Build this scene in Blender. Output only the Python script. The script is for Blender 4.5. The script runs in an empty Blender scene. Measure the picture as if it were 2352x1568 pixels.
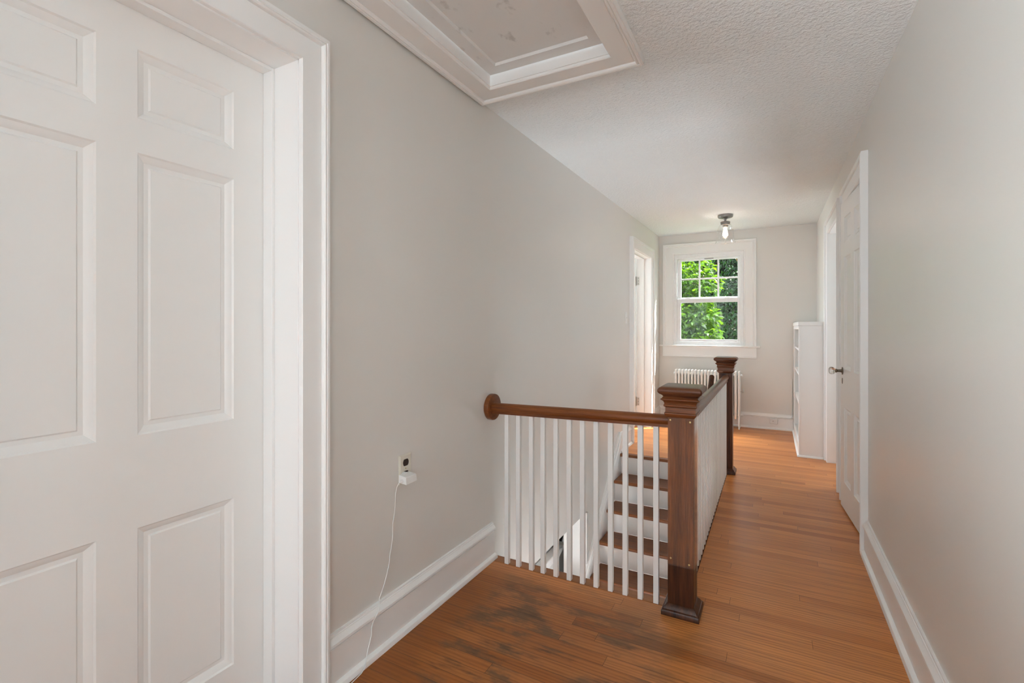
import bpy, bmesh, math, random
from mathutils import Vector, Matrix, Quaternion

random.seed(7)
SC = bpy.context.scene
COL = SC.collection
R = math.radians

# ------------------------------------------------------------------ mesh builder
class MB:
    def __init__(s):
        s.v = []; s.f = []
    def add(s, vs, fs):
        n = len(s.v); s.v += [tuple(p) for p in vs]; s.f += [tuple(i + n for i in f) for f in fs]; return s
    def box(s, x0, x1, y0, y1, z0, z1):
        if x0 > x1: x0, x1 = x1, x0
        if y0 > y1: y0, y1 = y1, y0
        if z0 > z1: z0, z1 = z1, z0
        vs = [(x0,y0,z0),(x1,y0,z0),(x1,y1,z0),(x0,y1,z0),(x0,y0,z1),(x1,y0,z1),(x1,y1,z1),(x0,y1,z1)]
        return s.add(vs, [(0,3,2,1),(4,5,6,7),(0,1,5,4),(1,2,6,5),(2,3,7,6),(3,0,4,7)])
    def hexa(s, vs):
        return s.add(vs, [(0,3,2,1),(4,5,6,7),(0,1,5,4),(1,2,6,5),(2,3,7,6),(3,0,4,7)])
    def rings(s, rings, cap0=True, cap1=True, closed=True):
        n = len(rings[0]); vs = [p for r in rings for p in r]; fs = []
        for i in range(len(rings) - 1):
            for j in range(n if closed else n - 1):
                k = (j + 1) % n
                fs.append((i*n+j, i*n+k, (i+1)*n+k, (i+1)*n+j))
        if cap0: fs.append(tuple(reversed(range(n))))
        if cap1: fs.append(tuple((len(rings)-1)*n + j for j in range(n)))
        return s.add(vs, fs)
    def square_loft(s, cx, cy, prof):
        return s.rings([[(cx-h,cy-h,z),(cx+h,cy-h,z),(cx+h,cy+h,z),(cx-h,cy+h,z)] for h, z in prof])
    def lathe(s, c, prof, axis='Z', n=32, cap0=True, cap1=True):
        rs = []
        for r, t in prof:
            ring = []
            for k in range(n):
                a = 2*math.pi*k/n; u, w = r*math.cos(a), r*math.sin(a)
                if axis == 'Z': p = (c[0]+u, c[1]+w, c[2]+t)
                elif axis == 'X': p = (c[0]+t, c[1]+u, c[2]+w)
                else: p = (c[0]+w, c[1]+t, c[2]+u)
                ring.append(p)
            rs.append(ring)
        return s.rings(rs, cap0, cap1)
    def sweep(s, prof, p0, p1, side):
        """profile (h outwards, z up) swept in a straight line; side = outward unit vector"""
        r = []
        for p in (p0, p1):
            r.append([(p[0]+side[0]*h, p[1]+side[1]*h, p[2]+z) for h, z in prof])
        return s.rings(r)
    def miter(s, prof, a0, a1, z0, z1, mp, closed=False):
        """profile (w outwards from the opening edge, h off the wall) mitred round a rectangle"""
        if closed:
            cor = [(a0,z0,-1,-1),(a0,z1,-1,1),(a1,z1,1,1),(a1,z0,1,-1),(a0,z0,-1,-1)]
        else:
            cor = [(a0,z0,-1,0),(a0,z1,-1,1),(a1,z1,1,1),(a1,z0,1,0)]
        rs = [[mp(a+sa*w, z+sz*w, h) for w, h in prof] for a, z, sa, sz in cor]
        return s.rings(rs, not closed, not closed)
    def tube(s, pts, r, n=8, cap=True):
        pts = [Vector(p) for p in pts]; rs = []; up = None
        for i, p in enumerate(pts):
            t = (pts[min(i+1, len(pts)-1)] - pts[max(i-1, 0)]).normalized()
            if up is None:
                up = Vector((0,0,1)) if abs(t.z) < .9 else Vector((1,0,0))
            a = t.cross(up).normalized(); b = a.cross(t).normalized(); up = b
            rr = r[i] if isinstance(r, (list, tuple)) else r
            rs.append([tuple(p + a*rr*math.cos(2*math.pi*k/n) + b*rr*math.sin(2*math.pi*k/n)) for k in range(n)])
        return s.rings(rs, cap, cap)
    def build(s, name, mat, parent=None, bevel=0, seg=2, smooth=False, angle=35, fix=True):
        off = Vector((0,0,0)); q = parent
        while q is not None:
            off += q.location; q = q.parent
        me = bpy.data.meshes.new(name)
        me.from_pydata([tuple(Vector(p) - off) for p in s.v], [], s.f)
        if fix:
            bm = bmesh.new(); bm.from_mesh(me); bmesh.ops.recalc_face_normals(bm, faces=bm.faces); bm.to_mesh(me); bm.free()
        o = bpy.data.objects.new(name, me); COL.objects.link(o)
        if mat is not None: me.materials.append(mat)
        if parent is not None: o.parent = parent
        if smooth or bevel:
            for p in me.polygons: p.use_smooth = True
            try: me.set_sharp_from_angle(angle=R(angle))
            except Exception: pass
        if bevel:
            m = o.modifiers.new('bevel', 'BEVEL'); m.width = bevel; m.segments = seg; m.limit_method = 'ANGLE'; m.angle_limit = R(40); m.harden_normals = False
        return o

def tag(o, label, cat, group=None, kind=None):
    o['label'] = label; o['category'] = cat
    if group: o['group'] = group
    if kind: o['kind'] = kind
    return o
def empty(name, loc, label, cat, group=None, kind=None):
    o = bpy.data.objects.new(name, None); COL.objects.link(o); o.location = loc; o.empty_display_size = .1
    return tag(o, label, cat, group, kind)

# ------------------------------------------------------------------ materials
class NT:
    def __init__(s, name):
        s.m = bpy.data.materials.new(name); s.m.use_nodes = True; s.t = s.m.node_tree; s.t.nodes.clear()
        s.out = s.t.nodes.new('ShaderNodeOutputMaterial')
    def n(s, typ, props=None, **ins):
        nd = s.t.nodes.new(typ)
        for k, v in (props or {}).items(): setattr(nd, k, v)
        for k, v in ins.items():
            key = int(k[1:]) if k[0] == 'i' and k[1:].isdigit() else k.replace('_', ' ')
            s.set(nd.inputs[key], v)
        return nd
    def set(s, inp, v):
        if hasattr(v, 'is_linked') or isinstance(v, bpy.types.NodeSocket): s.t.links.new(v, inp)
        elif isinstance(v, bpy.types.Node): s.t.links.new(v.outputs[0], inp)
        elif isinstance(v, (tuple, list)) and len(v) == 3 and inp.type == 'RGBA': inp.default_value = (*v, 1)
        else: inp.default_value = v
    def surf(s, v): s.t.links.new(v.outputs[0], s.out.inputs['Surface']); return s.m
    def mix(s, fac, a, b, blend='MIX'):
        nd = s.t.nodes.new('ShaderNodeMix'); nd.data_type = 'RGBA'; nd.blend_type = blend
        s.set(nd.inputs[0], fac); s.set(nd.inputs[6], a); s.set(nd.inputs[7], b); return nd.outputs[2]
    def math(s, op, a, b=0.0, c=None, clamp=False):
        nd = s.t.nodes.new('ShaderNodeMath'); nd.operation = op; nd.use_clamp = clamp
        s.set(nd.inputs[0], a); s.set(nd.inputs[1], b)
        if c is not None: s.set(nd.inputs[2], c)
        return nd.outputs[0]
    def ramp(s, fac, stops):
        nd = s.t.nodes.new('ShaderNodeValToRGB'); s.set(nd.inputs[0], fac); e = nd.color_ramp.elements
        while len(e) < len(stops): e.new(.5)
        for el, (p, c) in zip(e, stops):
            el.position = p; el.color = (*c, 1) if len(c) == 3 else c
        return nd.outputs[0]
    def coord(s, scale=(1,1,1), rot=(0,0,0), loc=(0,0,0)):
        tc = s.t.nodes.new('ShaderNodeTexCoord'); mp = s.t.nodes.new('ShaderNodeMapping')
        s.t.links.new(tc.outputs['Object'], mp.inputs[0]); mp.inputs['Scale'].default_value = scale
        mp.inputs['Rotation'].default_value = rot; mp.inputs['Location'].default_value = loc
        return mp.outputs[0]
    def noise(s, vec, scale, detail=3, rough=.5):
        nd = s.n('ShaderNodeTexNoise', Vector=vec, Scale=scale, Detail=detail, Roughness=rough); return nd.outputs[0]
    def bump(s, h, strength, dist=.002):
        return s.n('ShaderNodeBump', Height=h, Strength=strength, Distance=dist).outputs[0]

def paint(name, col, rough=.35, var=.03, bump=.15, bscale=60, spec=.5, stretch=(1,1,1)):
    t = NT(name); c = t.coord(stretch)
    n1 = t.noise(c, 2.3, 1)
    lo = tuple(x*(1-var) for x in col); hi = tuple(min(1, x*(1+var)) for x in col)
    colr = t.mix(n1, lo, hi)
    rr = t.math('MULTIPLY_ADD', n1, .15, rough - .07)
    b = t.n('ShaderNodeBsdfPrincipled', Base_Color=colr, Roughness=rr, Specular_IOR_Level=spec)
    if bump > .12: s_ = t.bump(t.noise(c, bscale, 1), bump, .001); t.set(b.inputs['Normal'], s_)
    return t.surf(b)

def simple(name, col, rough=.4, metal=0., spec=.5):
    t = NT(name)
    c = t.coord(); n = t.noise(c, 30, 3)
    b = t.n('ShaderNodeBsdfPrincipled', Base_Color=t.mix(n, tuple(x*.93 for x in col), tuple(min(1,x*1.05) for x in col)), Roughness=rough, Metallic=metal, Specular_IOR_Level=spec)
    return t.surf(b)

def wood(name, dark, mid, light, axis='Z', rough=.3, scale=1.0, coat=.0, foot=None, dust_sheen=False):
    t = NT(name)
    st = {'X': (1.2,22,22), 'Y': (22,1.2,22), 'Z': (22,22,1.2)}[axis]
    c = t.coord(tuple(x*scale for x in st))
    n1 = t.noise(c, 1.6, 5, .62); n2 = t.noise(t.coord(tuple(x*scale*5 for x in st)), 2.2, 2, .6)
    n3 = t.noise(t.coord((3,3,3)), 1.4, 1)
    g = t.math('ADD', t.math('MULTIPLY', n1, .65), t.math('MULTIPLY', n2, .35))
    colr = t.ramp(g, [(.34, dark), (.5, mid), (.66, light)])
    colr = t.mix(t.math('MULTIPLY', n3, .55), colr, t.mix(1.0, colr, (.55,.42,.38), 'MULTIPLY'))
    if dust_sheen:   # grey dust and worn finish, with sky reflection painted into upward faces
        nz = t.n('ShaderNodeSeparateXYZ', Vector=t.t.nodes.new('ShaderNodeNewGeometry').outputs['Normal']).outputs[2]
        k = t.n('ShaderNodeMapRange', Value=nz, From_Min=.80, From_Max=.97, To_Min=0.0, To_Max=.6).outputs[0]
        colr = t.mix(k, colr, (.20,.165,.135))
    if foot:   # darker below a set height on the post
        z = t.n('ShaderNodeSeparateXYZ', Vector=t.coord()).outputs[2]
        k = t.n('ShaderNodeMapRange', Value=z, From_Min=foot-.012, From_Max=foot-.004, To_Min=.78, To_Max=0.0).outputs[0]
        colr = t.mix(k, colr, t.mix(1.0, colr, (.12,.10,.09), 'MULTIPLY'))
    b = t.n('ShaderNodeBsdfPrincipled', Base_Color=colr, Roughness=t.math('MULTIPLY_ADD', n1, .2, rough-.1), Coat_Weight=coat, Coat_Roughness=.15, Specular_IOR_Level=.3, Normal=t.bump(n1, .2, .001))
    return t.surf(b)

def floor_mat():
    t = NT('oak strip floor')
    c = t.coord()
    s0 = t.n('ShaderNodeSeparateXYZ', Vector=c)
    row = t.math('FLOOR', t.math('DIVIDE', s0.outputs[1], .0595))
    wn = t.n('ShaderNodeTexWhiteNoise', {'noise_dimensions': '1D'}, W=row)
    bc_ = t.n('ShaderNodeCombineXYZ', X=t.math('MULTIPLY_ADD', wn.outputs[0], 1.15, s0.outputs[0]), Y=s0.outputs[1], Z=0.0).outputs[0]
    br = t.n('ShaderNodeTexBrick', {'offset': 0.0, 'offset_frequency': 2, 'squash': 1.0}, Vector=bc_, Color1=(0,0,0), Color2=(1,1,1), Mortar=(0,0,0), Scale=1.0, Mortar_Size=.0008, Mortar_Smooth=.1, Bias=0.0, Brick_Width=1.15, Row_Height=.0595)
    rnd = br.outputs['Color']; mortar = br.outputs['Fac']
    sep = t.n('ShaderNodeSeparateXYZ', Vector=c)
    rv = t.n('ShaderNodeSeparateColor', Color=rnd).outputs[0]
    gx = t.math('MULTIPLY', sep.outputs[0], 1.0); gy = t.math('MULTIPLY', sep.outputs[1], 16.0); gz = t.math('MULTIPLY', rv, 37.0)
    gv = t.n('ShaderNodeCombineXYZ', X=gx, Y=gy, Z=gz).outputs[0]
    grain = t.noise(gv, 2.4, 5, .62)
    fv = t.n('ShaderNodeCombineXYZ', X=t.math('MULTIPLY', sep.outputs[0], 5.0), Y=t.math('MULTIPLY', sep.outputs[1], 170.0), Z=gz).outputs[0]
    fine = t.noise(fv, 2.0, 3, .6)
    # cathedral figure
    wv = t.n('ShaderNodeTexWave', {'wave_type': 'BANDS', 'bands_direction': 'Y'}, Vector=gv, Scale=1.2, Distortion=9.0, Detail=3.0, Detail_Scale=.7)
    base = t.ramp(rv, [(0, (.42,.145,.034)), (.3, (.55,.220,.063)), (.7, (.62,.262,.082)), (1, (.48,.176,.044))])
    g = t.math('ADD', t.math('MULTIPLY', grain, .5), t.math('ADD', t.math('MULTIPLY', fine, .3), t.math('MULTIPLY', wv.outputs['Fac'], .2)))
    gcol = t.ramp(g, [(.30, (.60,.52,.47)), (.46, (.93,.91,.89)), (.68, (1.12,1.11,1.10))])
    colr = t.mix(1.0, base, gcol, 'MULTIPLY')
    # patchy stain differences between the old near boards and the hall
    big = t.noise(c, 1.7, 3)
    colr = t.mix(t.math('MULTIPLY', big, .35), colr, t.mix(1.0, colr, (.8,.62,.55), 'MULTIPLY'))
    nearf = t.n('ShaderNodeMapRange', {'interpolation_type': 'SMOOTHSTEP'}, Value=sep.outputs[1], From_Min=2.35, From_Max=1.9, To_Min=0.0, To_Max=1.0).outputs[0]
    leftf = t.n('ShaderNodeMapRange', {'interpolation_type': 'SMOOTHSTEP'}, Value=sep.outputs[0], From_Min=.05, From_Max=-.75, To_Min=0.15, To_Max=1.0).outputs[0]
    nl = t.math('MULTIPLY', nearf, leftf)
    colr = t.mix(t.math('MULTIPLY', nl, .78), colr, t.mix(1.0, colr, (.50,.42,.34), 'MULTIPLY'))
    # worn grey-brown traffic patches where the finish is gone, and an orange rim of old varnish along the wall
    wear_n = t.noise(t.n('ShaderNodeCombineXYZ', X=t.math('MULTIPLY', sep.outputs[0], 2.1), Y=t.math('MULTIPLY', sep.outputs[1], 4.2), Z=t.math('MULTIPLY', rv, .5)).outputs[0], 1.5, 6, .65)
    wear = t.n('ShaderNodeMapRange', {'interpolation_type': 'SMOOTHSTEP'}, Value=wear_n, From_Min=.46, From_Max=.60, To_Min=0.0, To_Max=1.0).outputs[0]
    edge = t.n('ShaderNodeMapRange', {'interpolation_type': 'SMOOTHSTEP'}, Value=t.math('ADD', sep.outputs[0], t.math('MULTIPLY', wear_n, .25)), From_Min=-1.12, From_Max=-.95, To_Min=0.0, To_Max=1.0).outputs[0]
    wear = t.math('MULTIPLY', t.math('MULTIPLY', wear, nl), edge)
    colr = t.mix(t.math('MULTIPLY', wear, .75), colr, (.105,.066,.038))
    dark_n = t.noise(t.n('ShaderNodeCombineXYZ', X=t.math('MULTIPLY', sep.outputs[0], 1.4), Y=t.math('MULTIPLY', sep.outputs[1], 6.0), Z=0.3).outputs[0], 2.2, 5, .6)
    dk = t.n('ShaderNodeMapRange', {'interpolation_type': 'SMOOTHSTEP'}, Value=dark_n, From_Min=.56, From_Max=.68, To_Min=0.0, To_Max=1.0).outputs[0]
    colr = t.mix(t.math('MULTIPLY', t.math('MULTIPLY', dk, nl), .6), colr, (.035,.022,.014))
    orange = t.math('MULTIPLY', t.math('SUBTRACT', 1.0, edge), nearf)
    colr = t.mix(t.math('MULTIPLY', orange, .8), colr, t.mix(g, (.14,.035,.006), (.30,.095,.016)))
    colr = t.mix(t.math('MULTIPLY', mortar, .75), colr, (.05,.022,.01))
    rough = t.math('ADD', t.math('MULTIPLY_ADD', grain, .10, .25), t.math('MULTIPLY', wear, .16))
    h = t.math('SUBTRACT', t.math('MULTIPLY', fine, .2), t.math('MULTIPLY', mortar, 1.0))
    b = t.n('ShaderNodeBsdfPrincipled', Base_Color=colr, Roughness=rough, Specular_IOR_Level=.28, Normal=t.bump(h, .22, .0015))
    return t.surf(b)

def ceiling_mat():
    t = NT('stippled ceiling paint')
    c = t.coord()
    h = t.noise(c, 62, 2, .6); n2 = t.noise(c, 1.1, 1)
    b = t.n('ShaderNodeBsdfPrincipled', Base_Color=t.mix(n2, (.82,.86,.87), (.865,.905,.92)), Roughness=.6, Normal=t.bump(h, .8, .014))
    return t.surf(b)

def hatch_mat():
    t = NT('smudged white panel paint')
    c = t.coord()
    n1 = t.noise(t.coord((14,9,9)), 1.0, 5, .6); n2 = t.noise(c, 3.0, 3)
    sm = t.n('ShaderNodeMapRange', {'interpolation_type': 'SMOOTHSTEP'}, Value=n1, From_Min=.60, From_Max=.74, To_Min=0.0, To_Max=.5).outputs[0]
    colr = t.mix(sm, t.mix(n2, (.70,.70,.69), (.79,.79,.78)), (.36,.35,.34))
    return t.surf(t.n('ShaderNodeBsdfPrincipled', Base_Color=colr, Roughness=.45))

def glass_thin(name, tint=(1,1,1), refl=1.0, rough=0.0):
    t = NT(name)
    lw = t.n('ShaderNodeLayerWeight', Blend=.5)
    fr = t.n('ShaderNodeMath', {'operation': 'MULTIPLY_ADD'}, i0=t.math('POWER', lw.outputs['Facing'], 5.0), i1=.9, i2=.045)
    tr = t.n('ShaderNodeBsdfTransparent', Color=tint); gl = t.n('ShaderNodeBsdfGlossy', Color=(refl,refl,refl), Roughness=rough)
    m = t.n('ShaderNodeMixShader', i0=fr.outputs[0], i1=tr.outputs[0], i2=gl.outputs[0])
    return t.surf(m)

def acrylic():
    t = NT('scuffed clear acrylic')
    lw = t.n('ShaderNodeLayerWeight', Blend=.5)
    fr = t.n('ShaderNodeMath', {'operation': 'MULTIPLY_ADD'}, i0=t.math('POWER', lw.outputs['Facing'], 5.0), i1=.6, i2=.022)
    tr = t.n('ShaderNodeBsdfTransparent', Color=(.97,.97,.97)); gl = t.n('ShaderNodeBsdfGlossy', Color=(1,1,1), Roughness=.06)
    df = t.n('ShaderNodeBsdfDiffuse', Color=(.75,.72,.70))
    sc = t.noise(t.coord((40,40,4)), 2.0, 4)
    b = t.n('ShaderNodeMixShader', i0=t.math('MULTIPLY', sc, .035), i1=tr.outputs[0], i2=df.outputs[0])
    return t.surf(t.n('ShaderNodeMixShader', i0=fr.outputs[0], i1=b.outputs[0], i2=gl.outputs[0]))

def emit(name, col, strength):
    t = NT(name); return t.surf(t.n('ShaderNodeEmission', Color=col, Strength=strength))

def leaf_mat(name, a, b, trans):
    t = NT(name)
    tc = t.t.nodes.new('ShaderNodeTexCoord')
    n = t.noise(tc.outputs['Object'], 7, 3)
    n = t.n('ShaderNodeMapRange', Value=n, From_Min=.3, From_Max=.7).outputs[0]
    colr = t.mix(n, a, b)
    d = t.n('ShaderNodeBsdfPrincipled', Base_Color=colr, Roughness=.42)
    tr = t.n('ShaderNodeBsdfTranslucent', Color=t.mix(1.0, colr, (2.3,2.0,.5), 'MULTIPLY'))
    return t.surf(t.n('ShaderNodeMixShader', i0=trans, i1=d.outputs[0], i2=tr.outputs[0]))

WHITE = paint('white trim paint', (.85,.85,.84), .33, .025, .12, 45, stretch=(1,1,.35))
DOORW = paint('white door paint', (.835,.835,.82), .36, .03, .16, 55, stretch=(1,1,.12))
WALLM = paint('greige wall paint', (.718,.702,.670), .345, .02, .10, 160, .6)
SHADEGREY = paint('lower hall shade grey', (.50,.49,.47), .5, .02, .1, 100)  # greyer wall paint, the lower storey's shade put into its colour
CEILM = ceiling_mat(); HATCHM = hatch_mat(); FLOORM = floor_mat()
TREADM = wood('stained stair tread', (.125,.042,.013), (.205,.073,.023), (.27,.10,.033), 'X', .37)
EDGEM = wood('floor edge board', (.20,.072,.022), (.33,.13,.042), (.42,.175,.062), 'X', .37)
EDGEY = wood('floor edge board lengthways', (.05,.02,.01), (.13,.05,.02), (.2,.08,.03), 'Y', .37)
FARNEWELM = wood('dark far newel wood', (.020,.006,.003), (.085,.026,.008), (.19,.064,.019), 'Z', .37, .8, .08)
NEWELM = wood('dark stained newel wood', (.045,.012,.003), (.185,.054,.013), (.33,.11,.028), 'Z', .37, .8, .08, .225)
COLLARM = wood('reddish stained collar wood', (.06,.018,.006), (.18,.058,.017), (.30,.10,.03), 'X', .36, .8, .08)
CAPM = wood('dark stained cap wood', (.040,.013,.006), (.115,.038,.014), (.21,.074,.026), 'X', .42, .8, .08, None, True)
RAILM = wood('varnished handrail wood', (.085,.022,.005), (.185,.055,.012), (.28,.092,.022), 'X', .36, 1.2, .12)
RAILY = wood('varnished long handrail wood', (.07,.026,.010), (.15,.058,.022), (.21,.088,.036), 'Y', .36, 1.2, .2)
GLASS = glass_thin('window glass'); ACRYL = acrylic(); SHADE = glass_thin('clear lamp glass', (.985,.985,.985), 1.0, .02)
BRONZE = simple('aged bronze', (.16,.12,.085), .4, .85); PEWTER = simple('brushed grey metal', (.30,.29,.28), .38, .8)
STEEL = simple('old nickel hinge', (.55,.53,.50), .32, .9); BRASS = simple('brass screw', (.55,.42,.2), .35, .9)
IVORY = simple('ivory plastic', (.70,.655,.56), .35); BROWNP = simple('brown bakelite', (.022,.011,.007), .3)
WPLAST = simple('white plastic', (.80,.80,.79), .35); GREYP = simple('grey print', (.33,.33,.33), .5)
RADM = paint('radiator enamel', (.80,.80,.785), .35, .03, .1, 40)
VINYL = simple('white vinyl', (.84,.85,.86), .3); DARKW = simple('near-black brown', (.03,.022,.018), .5)
KNOBG = None
def knob_glass():
    t = NT('cut glass'); return t.surf(t.n('ShaderNodeBsdfPrincipled', Base_Color=(.97,.97,.96), Roughness=.03, Transmission_Weight=.9, IOR=1.5))
KNOBG = knob_glass()
BULBM = emit('glowing filament bulb', (1.0,.66,.34), 7.0)
LEAF = leaf_mat('sunlit broad leaf', (.004,.026,.003), (.072,.165,.009), .5)
CONIF = leaf_mat('dark conifer spray', (.003,.020,.006), (.012,.058,.014), .3)
FOREST = leaf_mat('dark woodland leaf', (.002,.009,.003), (.007,.024,.006), .25)  # very dark green leaves for the distant trees
BARK = simple('grey brown bark', (.10,.075,.055), .8); GRASS = simple('lawn', (.06,.13,.03), .9)
CABLE = simple('grey cable sheath', (.5,.5,.5), .5)

# ------------------------------------------------------------------ key dimensions (metres)
XL, XR, YF, YB = -1.345, .467, 6.71, -3.2
DH = 2.106                     # door opening height
def zc(y): return 2.43 + .0095*max(0, y-2.2)
L0 = -2.85                     # lower storey floor
NY, NX = 2.222, -.333          # floor stops here at the stairwell
SY0, SY1, SX1 = 2.294, 4.69, -.40

# ------------------------------------------------------------------ setting
def struct(o, label, cat): return tag(o, label, cat, kind='structure')

m = MB()
m.box(-1.60, 1.05, YB, NY, -.25, 0); m.box(NX, 1.05, NY, YF+.02, -.25, 0); m.box(-3.6, NX, 4.75, YF+.02, -.25, 0); m.box(1.05, 1.7, 4.2, 6.1, -.25, 0)
struct(m.build('floor', FLOORM), 'polished oak strip floor of the upstairs hall, worn in front of the railing', 'floor')
m = MB(); m.box(-4.2, 1.0, YB, 6.8, L0-.1, L0)
struct(m.build('floor_lower', EDGEM), 'wooden floor of the storey below the stairs', 'floor')

def cbox(m, x0, x1, y0, y1, th=.14):
    m.hexa([(x0,y0,zc(y0)),(x1,y0,zc(y0)),(x1,y1,zc(y1)),(x0,y1,zc(y1)),(x0,y0,zc(y0)+th),(x1,y0,zc(y0)+th),(x1,y1,zc(y1)+th),(x0,y1,zc(y1)+th)])
HX0, HX1, HY0, HY1 = -1.208, -.618, 1.00, 2.022
m = MB()
for x0, x1, y0, y1 in [(-1.60,HX0-.012,YB,2.2),(HX1+.012,1.05,YB,2.2),(HX0-.012,HX1+.012,YB,HY0-.012),(HX0-.012,HX1+.012,HY1+.012,2.2),(-1.60,1.05,2.2,YF+.1)]:
    cbox(m, x0, x1, y0, y1)
cbox(m, -3.6, -1.60, 4.6, YF+.1); cbox(m, 1.05, 1.7, 4.2, 6.1)
struct(m.build('ceiling', CEILM), 'stippled off-white hall ceiling with an attic hatch', 'ceiling')

T = 1.545  # outer face of the left wall
ZT = 2.60
QY0, QY1, QZ0, QZ1 = -1.75, -.65, .15, 2.1       # added unseen opening, lets light onto the right wall
m = MB()
m.box(-T, XL, YB, QY0, L0, ZT); m.box(-T, XL, QY0, QY1, L0, QZ0); m.box(-T, XL, QY0, QY1, QZ1, ZT); m.box(-T, XL, QY1, .186, L0, ZT); m.box(-T, XL, .186, 1.057, DH+.02, ZT); m.box(-T, XL, .186, 1.057, L0, -.001)
m.box(-T, XL, 1.057, 2.40, L0, ZT); m.box(-T, XL, 2.40, 3.79, -.275, ZT)
m.box(-T, XL, 3.79, 5.25, L0, ZT); m.box(-T, XL, 5.25, 6.14, DH+.02, ZT); m.box(-T, XL, 5.25, 6.14, L0, -.001); m.box(-T, XL, 6.14, YF, L0, ZT)
struct(m.build('wall_left', WALLM), 'long greige wall on the stair side of the hall', 'wall')
RY0, RY1, RZ0, RZ1 = -1.55, -.76, .15, 2.1       # added unseen opening, brightens the near left side
m = MB()
m.box(XR, .62, YB, RY0, -.2, ZT); m.box(XR, .62, RY0, RY1, -.2, RZ0); m.box(XR, .62, RY0, RY1, RZ1, ZT); m.box(XR, .62, RY1, 3.355, -.2, ZT); m.box(XR, .62, 3.355, 4.13, DH+.02, ZT); m.box(XR, .62, 4.13, 4.46, -.2, ZT)
m.box(XR, .62, 4.46, 5.31, DH+.02, ZT); m.box(XR, .62, 5.31, YF, -.2, ZT); m.box(.95, 1.05, 3.0, 4.3, -.2, ZT); m.box(.62, .95, 3.0, 3.1, -.2, ZT); m.box(1.60, 1.70, 4.2, 6.1, -.2, ZT); m.box(.95, 1.60, 4.2, 4.3, -.2, ZT); m.box(.62, 1.60, 6.0, 6.1, -.2, ZT); m.box(.62, .95, 4.2, 4.3, -.2, ZT)
struct(m.build('wall_right', WALLM), 'greige wall on the right with two panelled doors', 'wall')
WX0, WX1, WZ0, WZ1 = -1.115, -.345, 1.045, 2.165      # window hole
m = MB()
m.box(-3.6, WX0, YF, YF+.10, L0, ZT); m.box(WX1, 1.05, YF, YF+.10, L0, ZT); m.box(WX0, WX1, YF, YF+.10, L0, WZ0); m.box(WX0, WX1, YF, YF+.10, WZ1, ZT)
struct(m.build('wall_far', WALLM), 'greige end wall with the window and radiator', 'wall')
BX0, BX1, BZ0, BZ1 = -.9, .05, .9, 2.05
m = MB()
m.box(-4.2, BX0, YB-.12, YB, L0, ZT); m.box(BX1, 1.05, YB-.12, YB, L0, ZT); m.box(BX0, BX1, YB-.12, YB, L0, BZ0); m.box(BX0, BX1, YB-.12, YB, BZ1, ZT)
struct(m.build('wall_back', WALLM), 'greige wall behind the viewpoint with an opening added for light', 'wall')
m = MB()
m.box(SX1, -.34, SY0-.05, 4.9, L0, -.03); m.box(XL, SX1, SY0-.06, SY0-.01, -.34, -.06)
struct(m.build('wall_stairwell', WALLM), 'plain wall boxing in the stairs below the long railing', 'wall')
m = MB()
m.box(-3.6, -T, 4.5, 4.6, L0, ZT); m.box(-3.7, -3.6, 4.5, 5.0, L0, ZT); m.box(-3.7, -3.6, 6.3, YF+.1, L0, ZT); m.box(-3.7, -3.6, 5.0, 6.3, L0, .9); m.box(-3.7, -3.6, 5.0, 6.3, 2.1, ZT)
struct(m.build('wall_bedroom', WALLM), 'walls of the room behind the far left doorway', 'wall')
# lower storey room seen through the opening under the left wall
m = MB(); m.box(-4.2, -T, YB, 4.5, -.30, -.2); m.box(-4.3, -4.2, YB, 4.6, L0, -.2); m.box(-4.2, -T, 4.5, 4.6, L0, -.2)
struct(m.build('wall_lower', SHADEGREY), 'walls and ceiling of the room below, seen past the balusters', 'wall')

# --- trims round the stairwell
g = MB(); g.box(XL+.002, SX1+.07, NY+.003, SY0, -.03, .0005)
struct(g.build('trim_1', EDGEM, bevel=.006), 'brown floor edge board under the short row of balusters', 'floor edge')
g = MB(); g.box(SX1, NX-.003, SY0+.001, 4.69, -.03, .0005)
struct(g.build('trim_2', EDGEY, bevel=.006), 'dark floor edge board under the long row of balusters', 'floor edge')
g = MB(); g.box(XL, NX, NY-.02, NY+.03, -.06, -.031); struct(g.build('trim_3', DARKW), 'dark joint line between floor and edge board', 'floor joint')

BASE = [(0,0),(.038,0),(.038,.008),(.034,.017),(.027,.022),(.019,.024),(.0185,.139),(.017,.1405),(.0125,.142),(.0125,.146),(.022,.1475),(.0265,.152),(.0255,.160),(.021,.167),(.0145,.173),(.0125,.1765),(.0125,.1785),(.0095,.180),(.009,.186),(0,.187)]
def baseboard(name, p0, p1, side, label):
    o = MB().sweep(BASE, p0, p1, side).build(name, WHITE, smooth=True, angle=24); return struct(o, label, 'baseboard')
baseboard('baseboard_left', (XL,1.142,0), (XL,2.266,0), (1,0), 'tall white baseboard below the outlet, between the near door and the railing')
baseboard('baseboard_right', (XR,YB,0), (XR,3.262,0), (-1,0), 'tall white baseboard along the right wall')
baseboard('baseboard_far', (XL,YF,0), (.23,YF,0), (0,-1), 'white baseboard under the radiator and window')
baseboard('baseboard_landing', (XL,4.735,0), (XL,5.155,0), (1,0), 'short white baseboard on the landing beside the far left doorway')
baseboard('baseboard_corner', (XL,6.245,0), (XL,YF,0), (1,0), 'short white baseboard in the far left corner')

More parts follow.
